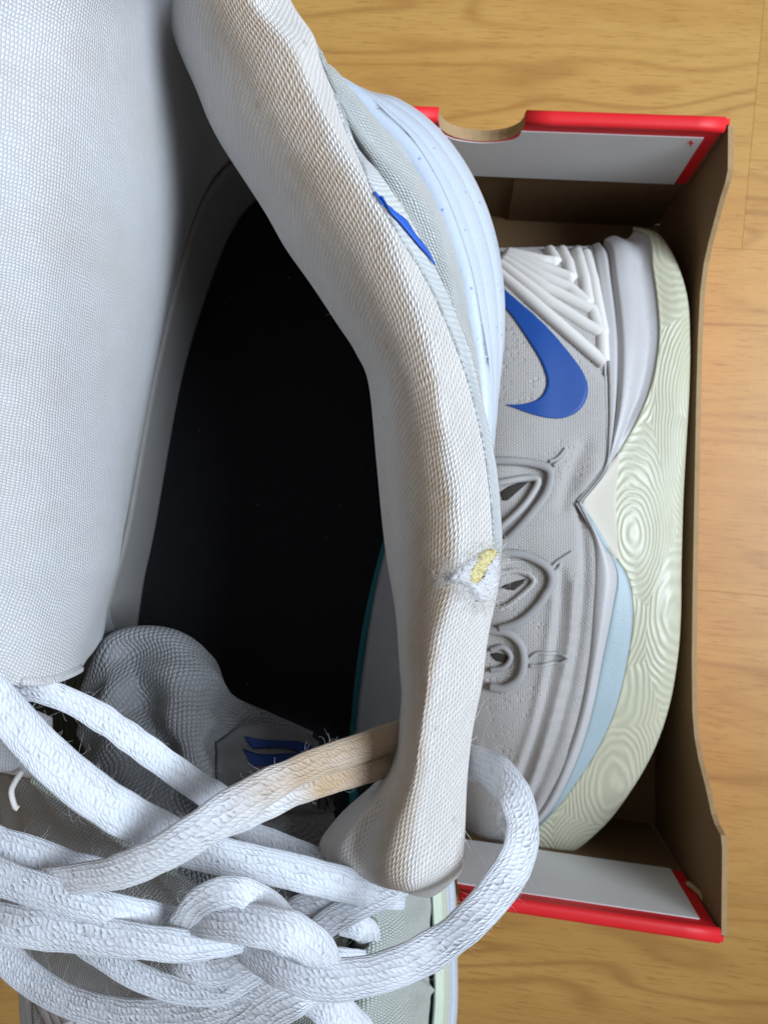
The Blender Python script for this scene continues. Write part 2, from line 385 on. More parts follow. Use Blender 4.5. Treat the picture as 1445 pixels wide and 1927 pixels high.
def wood(name, a, b, c2, off):
    m = M(name, 0.38, 0.45); ob = m.obj()
    mp = m.new('ShaderNodeMapping'); mp.inputs['Location'].default_value = off; mp.inputs['Scale'].default_value = (1.0, 9.0, 1.0); m.nt.links.new(ob, mp.inputs[0])
    n1 = m.noise(mp.outputs[0], 3.2, 4, 0.6)
    mp2 = m.new('ShaderNodeMapping'); mp2.inputs['Location'].default_value = off; mp2.inputs['Scale'].default_value = (1.0, 5.0, 1.0); m.nt.links.new(ob, mp2.inputs[0])
    n2 = m.noise(mp2.outputs[0], 3.4, 2, 0.45)
    rings = (n2 * 75).sin() * 0.5 + 0.5
    mp3 = m.new('ShaderNodeMapping'); mp3.inputs['Location'].default_value = off; mp3.inputs['Scale'].default_value = (1.0, 16.0, 1.0); m.nt.links.new(ob, mp3.inputs[0])
    fine = m.noise(mp3.outputs[0], 52, 5, 0.75); patchy = m.step(m.noise(mp.outputs[0], 2.0, 2), 0.42, 0.62)
    c = m.mix(m.step(n1, 0.3, 0.7), a, b); c = m.mix(rings.pw(4) * (patchy * 0.42 + 0.12), c, c2)
    c = m.mix(m.step(fine, 0.50, 0.66) * 0.6, c, c2)
    m.color(c); m.bump(fine, 0.0002, 0.5); return m.m
WOODS = [wood('oak_laminate_%s' % k, a, b, c, o) for k, a, b, c, o in (
    ('honey', lin(192, 150, 82), lin(181, 137, 71), lin(146, 100, 45), (0.3, 1.1, 0)),
    ('amber', lin(192, 150, 82), lin(181, 137, 71), lin(148, 101, 46), (2.3, 5.1, 0)),
    ('tan', lin(192, 150, 82), lin(181, 137, 71), lin(145, 99, 44), (4.1, 2.7, 0)))]

# ------------------------------------------------------------ floor
AF_ = math.radians(-5.0)
floor = bpy.data.objects.new('floor', None); COL.objects.link(floor); floor['kind'] = 'structure'; floor.rotation_euler = (0, 0, AF_)
def plank(x0, x1, y0, y1, mat):
    bm = bmesh.new(); bmesh.ops.create_cube(bm, size=1)
    for v in bm.verts: v.co = Vector((x0 + (v.co.x + .5) * (x1 - x0), y0 + (v.co.y + .5) * (y1 - y0), -0.008 + (v.co.z + .5) * 0.008))
    bmesh.ops.bevel(bm, geom=[e for e in bm.edges], offset=0.00007, segments=1, affect='EDGES')
    me = bpy.data.meshes.new('plank'); bm.to_mesh(me); bm.free(); me.materials.append(mat)
    o = bpy.data.objects.new('plank', me); COL.objects.link(o); o.parent = floor
ca, sa = math.cos(-AF_), math.sin(-AF_)
seam = PZ(1424, 150, 0); sx = seam[0] * ca - seam[1] * sa; sy = seam[0] * sa + seam[1] * ca
PWID, PLEN = 0.193, 1.28; k = 0
for r in range(-9, 9):
    y0 = sy - 0.095 + r * PWID
    off = sx + (0 if r == 0 else (r * 0.437) % 1 * PLEN)
    if r == -1: off = sx + 0.42
    if r == -2: off = sx - 0.35
    for c_ in range(-3, 3):
        plank(off + c_ * PLEN, off + (c_ + 1) * PLEN - 0.0001, y0, y0 + PWID - 0.0001, WOODS[(k * 2 + r) % 3]); k += 1
sub = mesh_obj('subfloor', [(-6, -6, -.009), (6, -6, -.009), (6, 6, -.009), (-6, 6, -.009)], [(0, 1, 2, 3)], MAT['darkfab'], smooth=False); sub['kind'] = 'structure'

# ------------------------------------------------------------ shoebox
ZR = 0.12
TR = PZ(1374, 222, ZR)[:2]; BR = PZ(1361, 1775, ZR)[:2]
dT = PZ(700, 199, ZR)[:2] - PZ(1370, 222, ZR)[:2]; dT /= np.linalg.norm(dT)
dB = PZ(960, 1715, ZR)[:2] - PZ(1358, 1775, ZR)[:2]; dB /= np.linalg.norm(dB)
TL = TR + dT * 0.235; BL = BR + dB * 0.235
box = empty('shoebox', list((TR + BR + TL + BL) / 4) + [0], 'open red and white cardboard shoebox with notched end on the wooden floor', 'shoebox')
def slab(name, p, q, outline, off0, off1, mat, inward, edge_mat=None, inner_mat=None, is_cut=None):
    """Sheet standing on line p-q: outline in (s metres along, z), between offsets off0 (outer) and off1 (inner)."""
    p, q = np.array(p), np.array(q); d = (q - p) / np.linalg.norm(q - p); nrm = np.array(inward)
    n = len(outline); vs = []
    for off in (off0, off1):
        for s, z in outline: xy = p + d * s + nrm * off; vs.append((xy[0], xy[1], z))
    fs = [list(range(n)), list(range(n, 2 * n))[::-1]]; fm = [0, 2]
    for i in range(n):
        fs.append([i, n + i, n + (i + 1) % n, (i + 1) % n][::-1]); fm.append(1 if (is_cut is None or is_cut(i)) else 0)
    o = mesh_obj(name, vs, fs, [mat, edge_mat or mat, inner_mat or mat], box, smooth=False, fmat=fm)
    bm = bmesh.new(); bm.from_mesh(o.data); bmesh.ops.recalc_face_normals(bm, faces=bm.faces); bm.to_mesh(o.data); bm.free()
    return o
def inward(p, q):
    d = (np.array(q) - np.array(p)); nn_ = np.array([-d[1], d[0]]); nn_ /= np.linalg.norm(nn_)
    c = (TR + BR + TL + BL) / 4
    return nn_ if np.dot(nn_, c - np.array(p)) > 0 else -nn_
def end_outline(L, z0, z1, notch=None, rad=0.0185, marg=0.0, dip=0.98):
    pts = [(marg, z0)]
    pts += [(L - marg, z0), (L - marg, z1)]
    if notch:
        for k in range(15):
            a = math.pi * k / 14; pts.append((notch + rad * math.cos(a), z1 - rad * dip * math.sin(a) ** 0.8))
    pts.append((marg, z1)); return pts
for (p, q, notch) in ((TR, TL, True), (BR, BL, True)):
    L = np.linalg.norm(np.array(q) - np.array(p)); iw = inward(p, q)
    nc = None
    if notch: nc = np.linalg.norm(PZ(907, 207, ZR)[:2] - TR) if p is TR else L / 2 + 0.012
    slab('end_wall', p, q, end_outline(L, 0.0, ZR - 0.0005, nc), 0, 0.0026, MAT['red'], iw, MAT['kraft_edge'], MAT['kraft'], lambda i: 3 <= i <= 16)
    slab('inner_flap', p, q, end_outline(L, 0.066, ZR + 0.0003, nc, marg=0.003), 0.0028, 0.0054, MAT['red'], iw, MAT['kraft_edge'], MAT['red'], lambda i: 3 <= i <= 16)
    wp = slab('white_panel', p, q, end_outline(L, 0.0655, ZR - 0.0065, nc, 0.0176, marg=0.0085, dip=0.70), 0.0052, 0.0058, MAT['white'], iw)
    # rolled red fold along the rim, in two runs beside the notch
    d = (np.array(q) - np.array(p)) / L
    for (a0, a1) in ((0.002, nc - 0.0187), (nc + 0.0187, L - 0.002)):
        a = np.array(p) + d * a0 + iw * 0.0027; b = np.array(p) + d * a1 + iw * 0.0027
        up_ = (0, 0, 1)
        pts = [tuple(a) + (ZR - 0.0006,), tuple((a + b) / 2) + (ZR - 0.0006,), tuple(b) + (ZR - 0.0006,)]
        tube('rim_fold', pts, 0.0031, MAT['red'], box, n=8, ns=14, px=False, conv=lambda x, y, z: np.array([x, y, z]), up=(0, 0, 1), flat=0.75, super_=2.6)
prof = [(0, .1195), (.062, .1195), (.073, .1165), (.085, .110), (.105, .102), (.125, .094), (.145, .0875), (.18, .082), (.24, .079), (.33, .077), (.45, .0755), (.58, .074), (.68, .0735), (.75, .075), (.785, .079), (.81, .086), (.83, .0945), (.845, .100), (.86, .105), (.868, .110), (.872, .1175), (.885, .1195), (1, .1195)]
for (p, q) in ((TR, BR), (TL, BL)):
    p = np.array(p); q = np.array(q); L = np.linalg.norm(q - p); iw = inward(p, q)
    out = [(0.003, 0.0), (L - 0.003, 0.0)] + [(min(max(s * L, 0.003), L - 0.003), z) for s, z in prof[::-1]]
    slab('side_wall', p, q, out, -0.0014, 0.0008, MAT['red'], iw, MAT['kraft_edge'], MAT['kraft'])
# inner corner tabs, folded behind the end walls
for (c0, along, name) in ((TR, TL, 'corner_tab'), (BR, BL, 'corner_tab'), (TL, TR, 'corner_tab'), (BL, BR, 'corner_tab')):
    c0 = np.array(c0); L = np.linalg.norm(np.array(along) - c0); iw = inward(c0, along)
    slab(name, c0, along, [(0.004, 0.004), (0.085, 0.004), (0.085, 0.07), (0.078, 0.076), (0.004, 0.08)], 0.0029, 0.0045, MAT['kraft'], iw, MAT['kraft_edge'], MAT['kraft'])
bi = [np.array(c) for c in (TR, TL, BL, BR)]
mesh_obj('base', [tuple(c) + (0.0015,) for c in bi] + [tuple(c) + (0.0042,) for c in bi], [(0, 1, 2, 3), (7, 6, 5, 4), (0, 4, 5, 1), (1, 5, 6, 2), (2, 6, 7, 3), (3, 7, 4, 0)], MAT['kraft'], box, smooth=False)
iwT = inward(TR, TL); pn = np.array([iwT[0], iwT[1], 0]); p0 = np.array([TR[0], TR[1], 0]) + pn * 0.00585
def onwall(px, py):
    d = RAY(px, py); return CAM + d * (np.dot(p0 - CAM, pn) / np.dot(d, pn))
mk = []; mf = []
for a in (((1294, 268), (1305, 269.5)), ((1300, 264), (1299, 274))):
    A, B = onwall(*a[0]), onwall(*a[1]); t = np.cross((B - A) / np.linalg.norm(B - A), pn) * .00035; b = len(mk)
    mk += [A - t, B - t, B + t, A + t] + [q + pn * .00015 * (1 + len(mf) / 6) for q in (A - t, B - t, B + t, A + t)]
    mf += [(b + 4, b + 5, b + 6, b + 7), (b, b + 1, b + 5, b + 4), (b + 1, b + 2, b + 6, b + 5), (b + 2, b + 3, b + 7, b + 6), (b + 3, b, b + 4, b + 7)]
mesh_obj('print_mark', mk, mf, MAT['red'], box, smooth=False)
# torn slot with its tan lip in the lower right corner, small nick in the upper one
tube('slot_lip', [(1293, 1662, .37), (1306, 1672, .366), (1318, 1684, .362), (1324, 1697, .36)], 0.0013, MAT['kraft_edge'], box, n=14, ns=8)
tube('slot_lip', [(1340, 279, .357), (1343, 284, .357), (1342, 290, .358)], 0.0009, MAT['kraft_edge'], box, n=8, ns=8)

# ------------------------------------------------------------ second shoe, on its side in the box
shoe2 = empty('sneaker', PZ(1080, 1000, 0.0045), 'pale grey sneaker lying on its side in the open shoebox, blue logo up', 'shoe')
tag(shoe2, group=None)
G_ = [(1200, 428, .050), (1238, 442, .062), (1270, 490, .072), (1292, 560, .080), (1297, 640, .083), (1296, 730, .085), (1292, 810, .087), (1288, 880, .088), (1285, 945, .088), (1283, 1010, .088), (1281, 1080, .088), (1280, 1160, .088), (1274, 1240, .087), (1258, 1330, .084), (1228, 1415, .080), (1182, 1495, .074), (1130, 1560, .064), (1060, 1612, .050), (980, 1622, .040)]
H_ = [(1190, 432, .056), (1221, 447, .068), (1228, 500, .080), (1238, 580, .088), (1239, 650, .091), (1222, 735, .094), (1185, 815, .097), (1140, 885, .099), (1092, 945, .1005), (1128, 1015, .100), (1176, 1078, .098), (1190, 1150, .097), (1180, 1240, .096), (1155, 1340, .094), (1115, 1425, .089), (1060, 1505, .081), (1010, 1560, .069), (965, 1600, .053), (930, 1618, .042)]
M_ = [(1108, 462, .058), (1114, 482, .074), (1121, 525, .086), (1130, 588, .094), (1137, 652, .098), (1141, 735, .100), (1142, 815, .1012), (1136, 882, .1018), (1088, 945, .1022), (1117, 1013, .1022), (1122, 1078, .1015), (1118, 1150, .101), (1110, 1240, .100), (1092, 1340, .098), (1065, 1425, .093), (1030, 1505, .084), (990, 1560, .071), (950, 1596, .054), (924, 1614, .043)]
N_ = [M_[i] for i in range(9)] + [(1133, 1018, .1008), (1160, 1078, .0995), (1151, 1150, .0995), (1133, 1240, .0985), (1113, 1340, .0965), (1085, 1430, .0915), (1045, 1512, .0825), (1000, 1562, .070), (957, 1599, .0535), (927, 1616, .0425)]
# outsole: sole face, tread edge, side wall with the wing
def mid(a, b, t, dz): return tuple(np.array(a) * (1 - t) + np.array(b) * t + np.array([0, 0, dz]))
st = []
cxx, czz = 0, 0.053
for g, h in zip(G_, H_):
    pg = PZ(*g)
    def low(z, inset): return (pg[0] - inset, pg[1], z)
    st.append([('w', low(0.012, 0.004)), ('w', low(min(0.03, g[2] * .6), 0.0015)), ('w', low(g[2] * .72, 0.0)), ('p', g), ('p', mid(g, h, .16, .0045)), ('p', mid(g, h, .5, .0035)), ('p', mid(g, h, .85, .0012)), ('p', h), ('p', (h[0] - 1, h[1], h[2] - .004))])
def conv2(k, c): return np.array(c) if k == 'w' else PZ(*c)
out2 = loft('outsole', st, MAT['outsole'], shoe2, nu=150, nv=48, conv=conv2, solid=0.0015)
def mid_disp(U, V, G):
    o = np.zeros_like(V)
    for c, w, a in ((0.63, .022, -.0034), (0.785, .02, -.0030), (0.30, .10, -.0034)): o += a * np.exp(-((V - c) / w) ** 2)
    o += .0008 * np.exp(-((V - .5) / .12) ** 2)
    w = np.linalg.norm(G[:, 0] - G[:, -1], axis=1)[:, None]
    return o * np.clip((w - .006) / .012, 0, 1)
stm = [[(h[0] + 2, h[1], h[2] - .004), h, mid(h, m_, .33, .0015), mid(h, m_, .66, .002), m_, (m_[0] - 4, m_[1], m_[2] - .003)] for h, m_ in zip(H_[:9], M_[:9])]
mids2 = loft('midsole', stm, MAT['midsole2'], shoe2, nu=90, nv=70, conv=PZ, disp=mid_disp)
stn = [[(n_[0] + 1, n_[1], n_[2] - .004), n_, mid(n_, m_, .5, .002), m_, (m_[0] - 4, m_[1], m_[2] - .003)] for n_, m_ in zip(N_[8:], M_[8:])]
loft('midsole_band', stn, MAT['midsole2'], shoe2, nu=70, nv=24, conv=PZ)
stp = [[(h[0] + 2, h[1], h[2] - .004), h, mid(h, n_, .5, .0005), n_, (n_[0] - 2, n_[1], n_[2] - .004)] for h, n_ in zip(H_[8:], N_[8:])]
loft('midsole_window', stp, MAT['panel_blue'], shoe2, nu=70, nv=20, conv=PZ)
strip('sole_wing', out2, [(1165, 852), (1140, 885), (1094, 946), (1128, 1012), (1158, 1052)], [(1164, 858), (1162, 890), (1158, 946), (1160, 1006), (1161, 1046)], MAT['wing'], shoe2, nu=30, nv=14, off=0.0007)
# upper
xs = (1060, 1000, 930, 850, 775, 745)
zo = (.0012, .002, -.001, -.011, -.034, -.055)
rows = []
for i, m_ in enumerate(M_):
    taper = max(0.0, (i - 13) / 5.0); row = [(m_[0] + 14, m_[1], m_[2] - .004), (m_[0] - 1, m_[1], m_[2] - .0006)]
    yy = m_[1]
    for x, z in zip(xs, zo):
        t = (m_[0] - x) / (m_[0] - 745 + 1e-6)
        xx = m_[0] - (m_[0] - x) * (1 - .55 * taper) if x < m_[0] else m_[0] - 6
        y2 = yy + (470 - 462) * t * (i == 0) + (-18 * t if i > 13 else 0)
        row.append((xx, y2, max(0.012, m_[2] + z * (1 if m_[2] > .07 else .8))))
    rows.append(row)
def fold_disp(U, V, G):
    o = np.zeros_like(U); flat = G.reshape(-1, 3); r = flat - CAM; d = r @ AF
    x = CX + F * (r @ AR) / d; y = CY - F * (r @ AU) / d
    def ridge(pts, w, a):
        q = cr(pts, 40); dd = np.min(np.hypot(x[:, None] - q[None, :, 0], y[:, None] - q[None, :, 1]), axis=1)
        return (a * np.exp(-(dd / w) ** 2)).reshape(U.shape)
    o += ridge([(1095, 960), (1100, 1080), (1090, 1200), (1065, 1330), (1030, 1440), (985, 1540)], 9, -.0022)
    o += ridge([(1078, 1100), (1068, 1220), (1040, 1340), (1008, 1450), (970, 1545)], 8, .0022)
    o += ridge([(1058, 1080), (1048, 1200), (1022, 1330), (990, 1440), (950, 1540)], 9, -.0018)
    o += ridge([(1040, 1130), (1025, 1250), (1000, 1370), (960, 1480)], 10, .0016)
    o += ridge([(1100, 840), (1080, 880), (1060, 950)], 14, -.0016)
    o += ridge([(1120, 880), (1095, 920)], 12, .001)
    o += ridge([(935, 512), (1030, 605), (1135, 700)], 7, -.0016)
    for cx_, cy_, a in ((1000, 900, -.003), (985, 1080, -.0025), (945, 1240, -.002)):
        o += (a * np.exp(-(((x - cx_) / 45) ** 2 + ((y - cy_) / 50) ** 2))).reshape(U.shape)
    return o
up2 = loft('upper', rows, MAT['upper2'], shoe2, nu=200, nv=150, conv=PZ, disp=fold_disp)
# medial half of the upper, down to the box floor
rows = []
for i, m_ in enumerate(M_):
    taper = max(0.0, (i - 13) / 5.0); p = PZ(m_[0], m_[1], m_[2]); L = PZ(m_[0] - (m_[0] - 745) * (1 - .55 * taper), m_[1], max(.012, m_[2] - .055 * (1 if m_[2] > .07 else .8)))
    rows.append([tuple(L), (L[0] + .012, L[1], .012), (L[0] * .5 + p[0] * .5, p[1], .0052), (p[0] + .01, p[1], .008), (PZ(*G_[i])[0] - .004, p[1], .014)])
loft('medial_upper', rows, MAT['upper2'], shoe2, nu=60, nv=24, conv=lambda *a: np.array(a))
def z5(x, y): return (880 + x / 3.141, 400 + y / 3.141)
sw_a = [z5(*t) for t in ((150, 400), (250, 488), (400, 620), (520, 742), (620, 862), (682, 955), (708, 1042), (690, 1122), (640, 1182), (560, 1215), (470, 1214), (380, 1192), (290, 1160), (229, 1137))]
sw_b = [z5(*t) for t in ((150, 470), (205, 545), (270, 625), (330, 715), (385, 800), (425, 870), (452, 935), (466, 995), (458, 1045), (435, 1085), (400, 1112), (350, 1128), (290, 1136), (229, 1135))]
strip('logo', up2, sw_a, sw_b, MAT['blue'], shoe2, nu=70, nv=14, off=0.0007)
# heel ribs: nested chevrons fanning from the collar
def on_pts(s, pts, w, off): 
    out = []
    for t in pts:
        h, n = hit(s, t[0], t[1], off)
        if h is None: continue
        out.append(tuple(h) + (w * np.linalg.norm(h - CAM) / F / 2, 0))
    return out
def cord(name, s, pts, w, mat, parent, off=0.0005, n=40, flat=1.0, sup=2.0, closed=False):
    q = cr(np.array(pts, float), max(10, len(pts) * 4), closed)
    c = on_pts(s, q, w, off)
    arr = np.array(c)
    if len(arr) < 4: return
    wd = float(arr[:, 3].mean())
    return tube(name, [tuple(a[:3]) for a in arr], wd, mat, parent, n=n, ns=10, flat=flat, super_=sup, px=False, conv=lambda x, y, z: np.array([x, y, z]), closed=closed)
ribs = [((160, 335), (480, 610), (700, 800), (803, 890)), ((175, 300), (470, 520), (690, 660), (790, 715), (800, 880)), ((200, 280), (450, 440), (640, 535), (735, 580), (782, 700)),
        ((215, 262), (430, 375), (600, 450), (712, 545), (690, 400), (640, 222)), ((225, 250), (400, 315), (540, 365), (612, 392), (590, 300), (548, 222)), ((235, 242), (360, 270), (450, 290), (520, 296), (500, 260), (476, 224)), ((690, 240), (735, 400), (765, 560), (796, 720))]
for rb in ribs:
    pts = []
    for a, b in zip(rb[:-1], rb[1:]):
        for k in range(4): pts.append(z5(a[0] + (b[0] - a[0]) * k / 4, a[1] + (b[1] - a[1]) * k / 4))
    pts.append(z5(*rb[-1])); q = on_pts(up2, pts, 21, 0.0002)
    if len(q) > 3:
        tube('heel_rib', [t[:3] for t in q], q[0][3], MAT['rib'], shoe2, n=50, ns=10, flat=0.8, px=False, conv=lambda x, y, z: np.array([x, y, z]))
# lace loops
def zl(x, y): return (900 + x / 3.854, 840 + y / 3.854)
def zz(*a): return [zl(*t) for t in a]
cord('lace_loop', up2, zz((60, 112), (200, 105), (350, 112), (490, 150), (525, 220), (490, 350), (380, 500), (250, 640), (120, 760)), 16, MAT['loop'], shoe2, 0.0016, 60, 0.8, 2.2)
cord('loop_cord', up2, zz((60, 290), (180, 262), (320, 235), (420, 235), (425, 290), (340, 420), (220, 540), (100, 640)), 13, MAT['cord'], shoe2, 0.0018, 50, 1.0)
patch('loop_hole_shade', up2, zz((150, 330), (215, 285), (300, 255), (385, 232), (350, 275), (290, 330), (215, 395), (170, 400)), MAT['darkfab'], shoe2, step=2.0, h=0.0005, rough=0.0, edge=3)  # each is a dark patch painting the shade inside a loop, no hole
cord('lace_loop', up2, zz((80, 800), (220, 770), (350, 785), (480, 855), (528, 940), (505, 1050), (410, 1180), (290, 1275), (150, 1320)), 16, MAT['loop'], shoe2, 0.0016, 60, 0.8, 2.2)
cord('loop_cord', up2, zz((60, 1180), (180, 1170), (300, 1090), (400, 990), (370, 930), (260, 900), (100, 930)), 10, MAT['upper2'], shoe2, 0.0012, 50, 0.8)
patch('loop_hole_shade', up2, zz((120, 1030), (190, 1000), (260, 975), (355, 950), (330, 995), (260, 1050), (190, 1040)), MAT['darkfab'], shoe2, step=2.0, h=0.0005, rough=0.0, edge=3)
cord('lace_loop', up2, zz((80, 1330), (200, 1340), (280, 1390), (325, 1470), (330, 1590), (290, 1690), (190, 1750), (90, 1740)), 16, MAT['loop'], shoe2, 0.0016, 60, 0.8, 2.2)
cord('loop_cord', up2, zz((90, 1470), (180, 1450), (240, 1520), (190, 1600), (90, 1620)), 10, MAT['loop'], shoe2, 0.0012, 40, 0.8)
patch('loop_hole_shade', up2, zz((70, 1500), (140, 1490), (200, 1510), (232, 1545), (200, 1575), (120, 1560)), MAT['darkfab'], shoe2, step=2.0, h=0.0005, rough=0.0, edge=3)
for a in (((515, 110), (560, 95), (600, 60), (632, 15)), ((545, 140), (575, 115), (625, 60), (640, 20)), ((520, 890), (560, 845), (610, 810), (680, 765)), ((545, 915), (585, 870), (600, 830), (660, 800)), ((350, 1560), (420, 1500), (500, 1500), (580, 1500), (655, 1530)), ((370, 1590), (450, 1590), (520, 1570), (600, 1570), (655, 1535))):
    cord('stitched_tick', up2, zz(*a), 7, MAT['cord'], shoe2, 0.0006, 20, 0.8)

# ------------------------------------------------------------ the sneaker held over the box
shoe = empty('sneaker', P(430, 1000, 0.24), 'white high-top sneaker above the box, seen into its worn torn collar', 'shoe')
# collar roll
T = [  # inner, crest, outer, groove
    ((180, -260), (420, -260), (470, -220), 0), ((275, -90), (450, -90), (520, -70), 0), ((308, 10), (478, 5), (552, 10), 0), ((345, 110), (520, 60), (590, 68), 0), ((375, 180), (556, 115), (609, 125), 0), ((402, 240), (597, 195), (640, 200), 0), ((440, 305), (640, 275), (670, 280), 0),
    ((500, 400), (688, 350), (722, 338), 0), ((545, 475), (726, 425), (765, 405), 0), ((592, 545), (762, 515), (815, 500), 0), ((638, 612), (792, 600), (852, 582), 0), ((672, 665), (815, 690), (886, 672), 0),
    ((697, 725), (832, 790), (910, 770), 0), ((711, 870), (853, 890), (932, 880), 0), ((722, 1000), (862, 1000), (942, 1000), 0), ((737, 1100), (850, 1110), (938, 1095), 0), ((750, 1225), (818, 1240), (915, 1230), 0),
    ((754, 1330), (800, 1350), (894, 1340), 0), ((735, 1440), (785, 1470), (880, 1450), .002), ((640, 1535), (778, 1560), (873, 1560), .005), ((600, 1598), (772, 1625), (868, 1630), .005), ((640, 1640), (768, 1668), (845, 1668), .003), ((720, 1672), (770, 1684), (810, 1686), .001), ((745, 1672), (770, 1676), (795, 1676), 0)]
st = []
for i, (I, K, O, g) in enumerate(T):
    I, K, O = map(np.array, (I, K, O)); dK = .122; dI = .143; dO = .1305 if i > 11 else .1285
    if i >= len(T) - 1: dK, dI, dO = .150, .158, .155
    elif i == len(T) - 2: dK, dI, dO = .134, .150, .142
    elif i == len(T) - 3: dK, dI, dO = .124, .147, .136
    def q(a, b, t): return tuple(a * (1 - t) + b * t)
    st.append([q(I, K, .22) + (dI + .030,), q(I, K, .03) + (dI + .010,), tuple(I) + (dI,), q(I, K, .22) + (dK + (dI - dK) * .48 + g * .3,), q(I, K, .48) + (dK + (dI - dK) * .2 + g,), q(I, K, .72) + (dK + (dI - dK) * .06,), tuple(K) + (dK,), q(K, O, .4) + (dK + (dO - dK) * .2,), q(K, O, .8) + (dK + (dO - dK) * .58,), tuple(O) + (dO,), q(O, K, .05) + (dO + .01,), q(O, K, .16) + (dO + .034,)])
lump = cr(rng.normal(size=(26, 1)), 260)[:, 0]
def col_disp(U, V, G):
    a = np.interp(U[:, 0], np.linspace(0, 1, 260), lump)[:, None]
    return 0.00018 * a * np.sin(V * 7 + U * 25) + .00018 * np.sin(U * 60 + V * 9) * np.exp(-((V - .62) / .2) ** 2)
collar = loft('collar', st, MAT['collar'], shoe, nu=260, nv=110, disp=col_disp, solid=0)
# outer knit panel sewn to the roll
side = strip('side_panel', collar, [(628, 178), (648, 240), (676, 300), (702, 362), (750, 444), (803, 532), (844, 622), (877, 712), (900, 800), (917, 900), (926, 1000), (924, 1060)], [(632, 180), (655, 243), (688, 302), (722, 340), (764, 406), (813, 500), (851, 584), (884, 674), (907, 772), (930, 880), (940, 1000), (938, 1062)], MAT['panel'], shoe, nu=110, nv=10, off=0.0004, solid=0.0005)
# the blue logo's edge showing beside the collar
strip('logo', [side, collar], [(702, 363), (722, 386), (741, 403), (760, 418), (776, 443), (790, 460), (803, 478), (814, 500)], [(702, 366), (718, 390), (735, 407), (752, 425), (772, 449), (787, 467), (801, 482), (814, 501)], MAT['blue2'], shoe, nu=40, nv=6, off=0.0006, solid=0.0003)
# lining
st = [
 [(-70, 1300, .112), (0, 1292, .114), (90, 1284, .120), (155, 1262, .130), (180, 1235, .148), (190, 1205, .172), (205, 1190, .192), (252, 1178, .213)],
 [(-150, 1160, .106), (-20, 1160, .110), (90, 1150, .118), (178, 1120, .133), (206, 1110, .152), (208, 1100, .175), (212, 1090, .192), (265, 1100, .213)],
 [(-160, 1040, .103), (-40, 1040, .107), (90, 1030, .116), (195, 1010, .133), (235, 1000, .152), (238, 995, .175), (238, 992, .192), (286, 1000, .213)],
 [(-170, 760, .100), (-40, 750, .105), (110, 735, .115), (225, 715, .133), (276, 700, .153), (290, 695, .176), (295, 690, .193), (343, 690, .213)],
 [(-170, 440, .098), (-20, 420, .104), (130, 395, .114), (255, 380, .132), (312, 385, .152), (345, 410, .175), (366, 430, .193), (420, 465, .213)],
 [(-170, 60, .096), (0, 40, .103), (150, 40, .113), (265, 70, .130), (330, 150, .152), (390, 240, .175), (428, 318, .193), (478, 375, .213)],
 [(60, -300, .096), (150, -200, .104), (235, -100, .114), (300, -20, .130), (372, 90, .152), (440, 200, .175), (500, 280, .193), (540, 345, .213)],
 [(330, -330, .108), (345, -250, .115), (365, -140, .124), (400, -10, .138), (450, 110, .157), (520, 220, .177), (570, 290, .193), (605, 360, .213)],
 [(520, 150, .15), (530, 180, .155), (545, 220, .16), (560, 260, .165), (590, 310, .172), (630, 360, .182), (660, 400, .195), (675, 440, .213)],
 [(735, 600, .15), (738, 600, .155), (742, 605, .16), (785, 610, .165), (780, 620, .172), (775, 640, .182), (765, 650, .195), (755, 660, .213)],
 [(840, 850, .15), (840, 850, .155), (835, 850, .16), (830, 850, .165), (820, 855, .172), (805, 860, .182), (790, 865, .195), (765, 870, .213)],
 [(850, 1080, .15), (845, 1080, .155), (840, 1085, .16), (830, 1090, .165), (815, 1095, .172), (800, 1098, .182), (770, 1100, .195), (708, 1100, .213)],
 [(840, 1280, .15), (835, 1280, .155), (830, 1285, .16), (820, 1290, .165), (810, 1295, .172), (800, 1298, .182), (760, 1300, .195), (677, 1300, .213)],
 [(830, 1450, .15), (825, 1450, .155), (815, 1450, .16), (800, 1450, .165), (780, 1450, .172), (760, 1450, .182), (730, 1450, .195), (663, 1450, .213)]]
def lin_disp(U, V, G): return (.0007 * np.sin(U * 31 + V * 9) + .0004 * np.sin(U * 12 - V * 14)) * np.exp(-((V - .45) / .3) ** 2)
lining = loft('collar_lining', st, MAT['lining'], shoe, nu=200, nv=90, disp=lin_disp, solid=0.0015)
# felt band at the foot of the wall, just in front of the lining
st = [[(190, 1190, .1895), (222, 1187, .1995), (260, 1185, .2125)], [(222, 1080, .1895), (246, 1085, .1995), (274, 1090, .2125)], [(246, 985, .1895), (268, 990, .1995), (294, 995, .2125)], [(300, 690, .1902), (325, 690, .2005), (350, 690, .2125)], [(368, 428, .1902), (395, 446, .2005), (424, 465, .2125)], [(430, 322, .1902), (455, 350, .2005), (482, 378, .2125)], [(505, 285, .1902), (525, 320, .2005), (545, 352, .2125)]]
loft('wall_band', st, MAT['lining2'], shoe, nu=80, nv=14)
cord('lining_hem', lining, [(40, 1281), (75, 1282), (110, 1276), (140, 1264), (163, 1250), (178, 1232)], 16, MAT['lining'], shoe, 0.0, 40, 0.8)
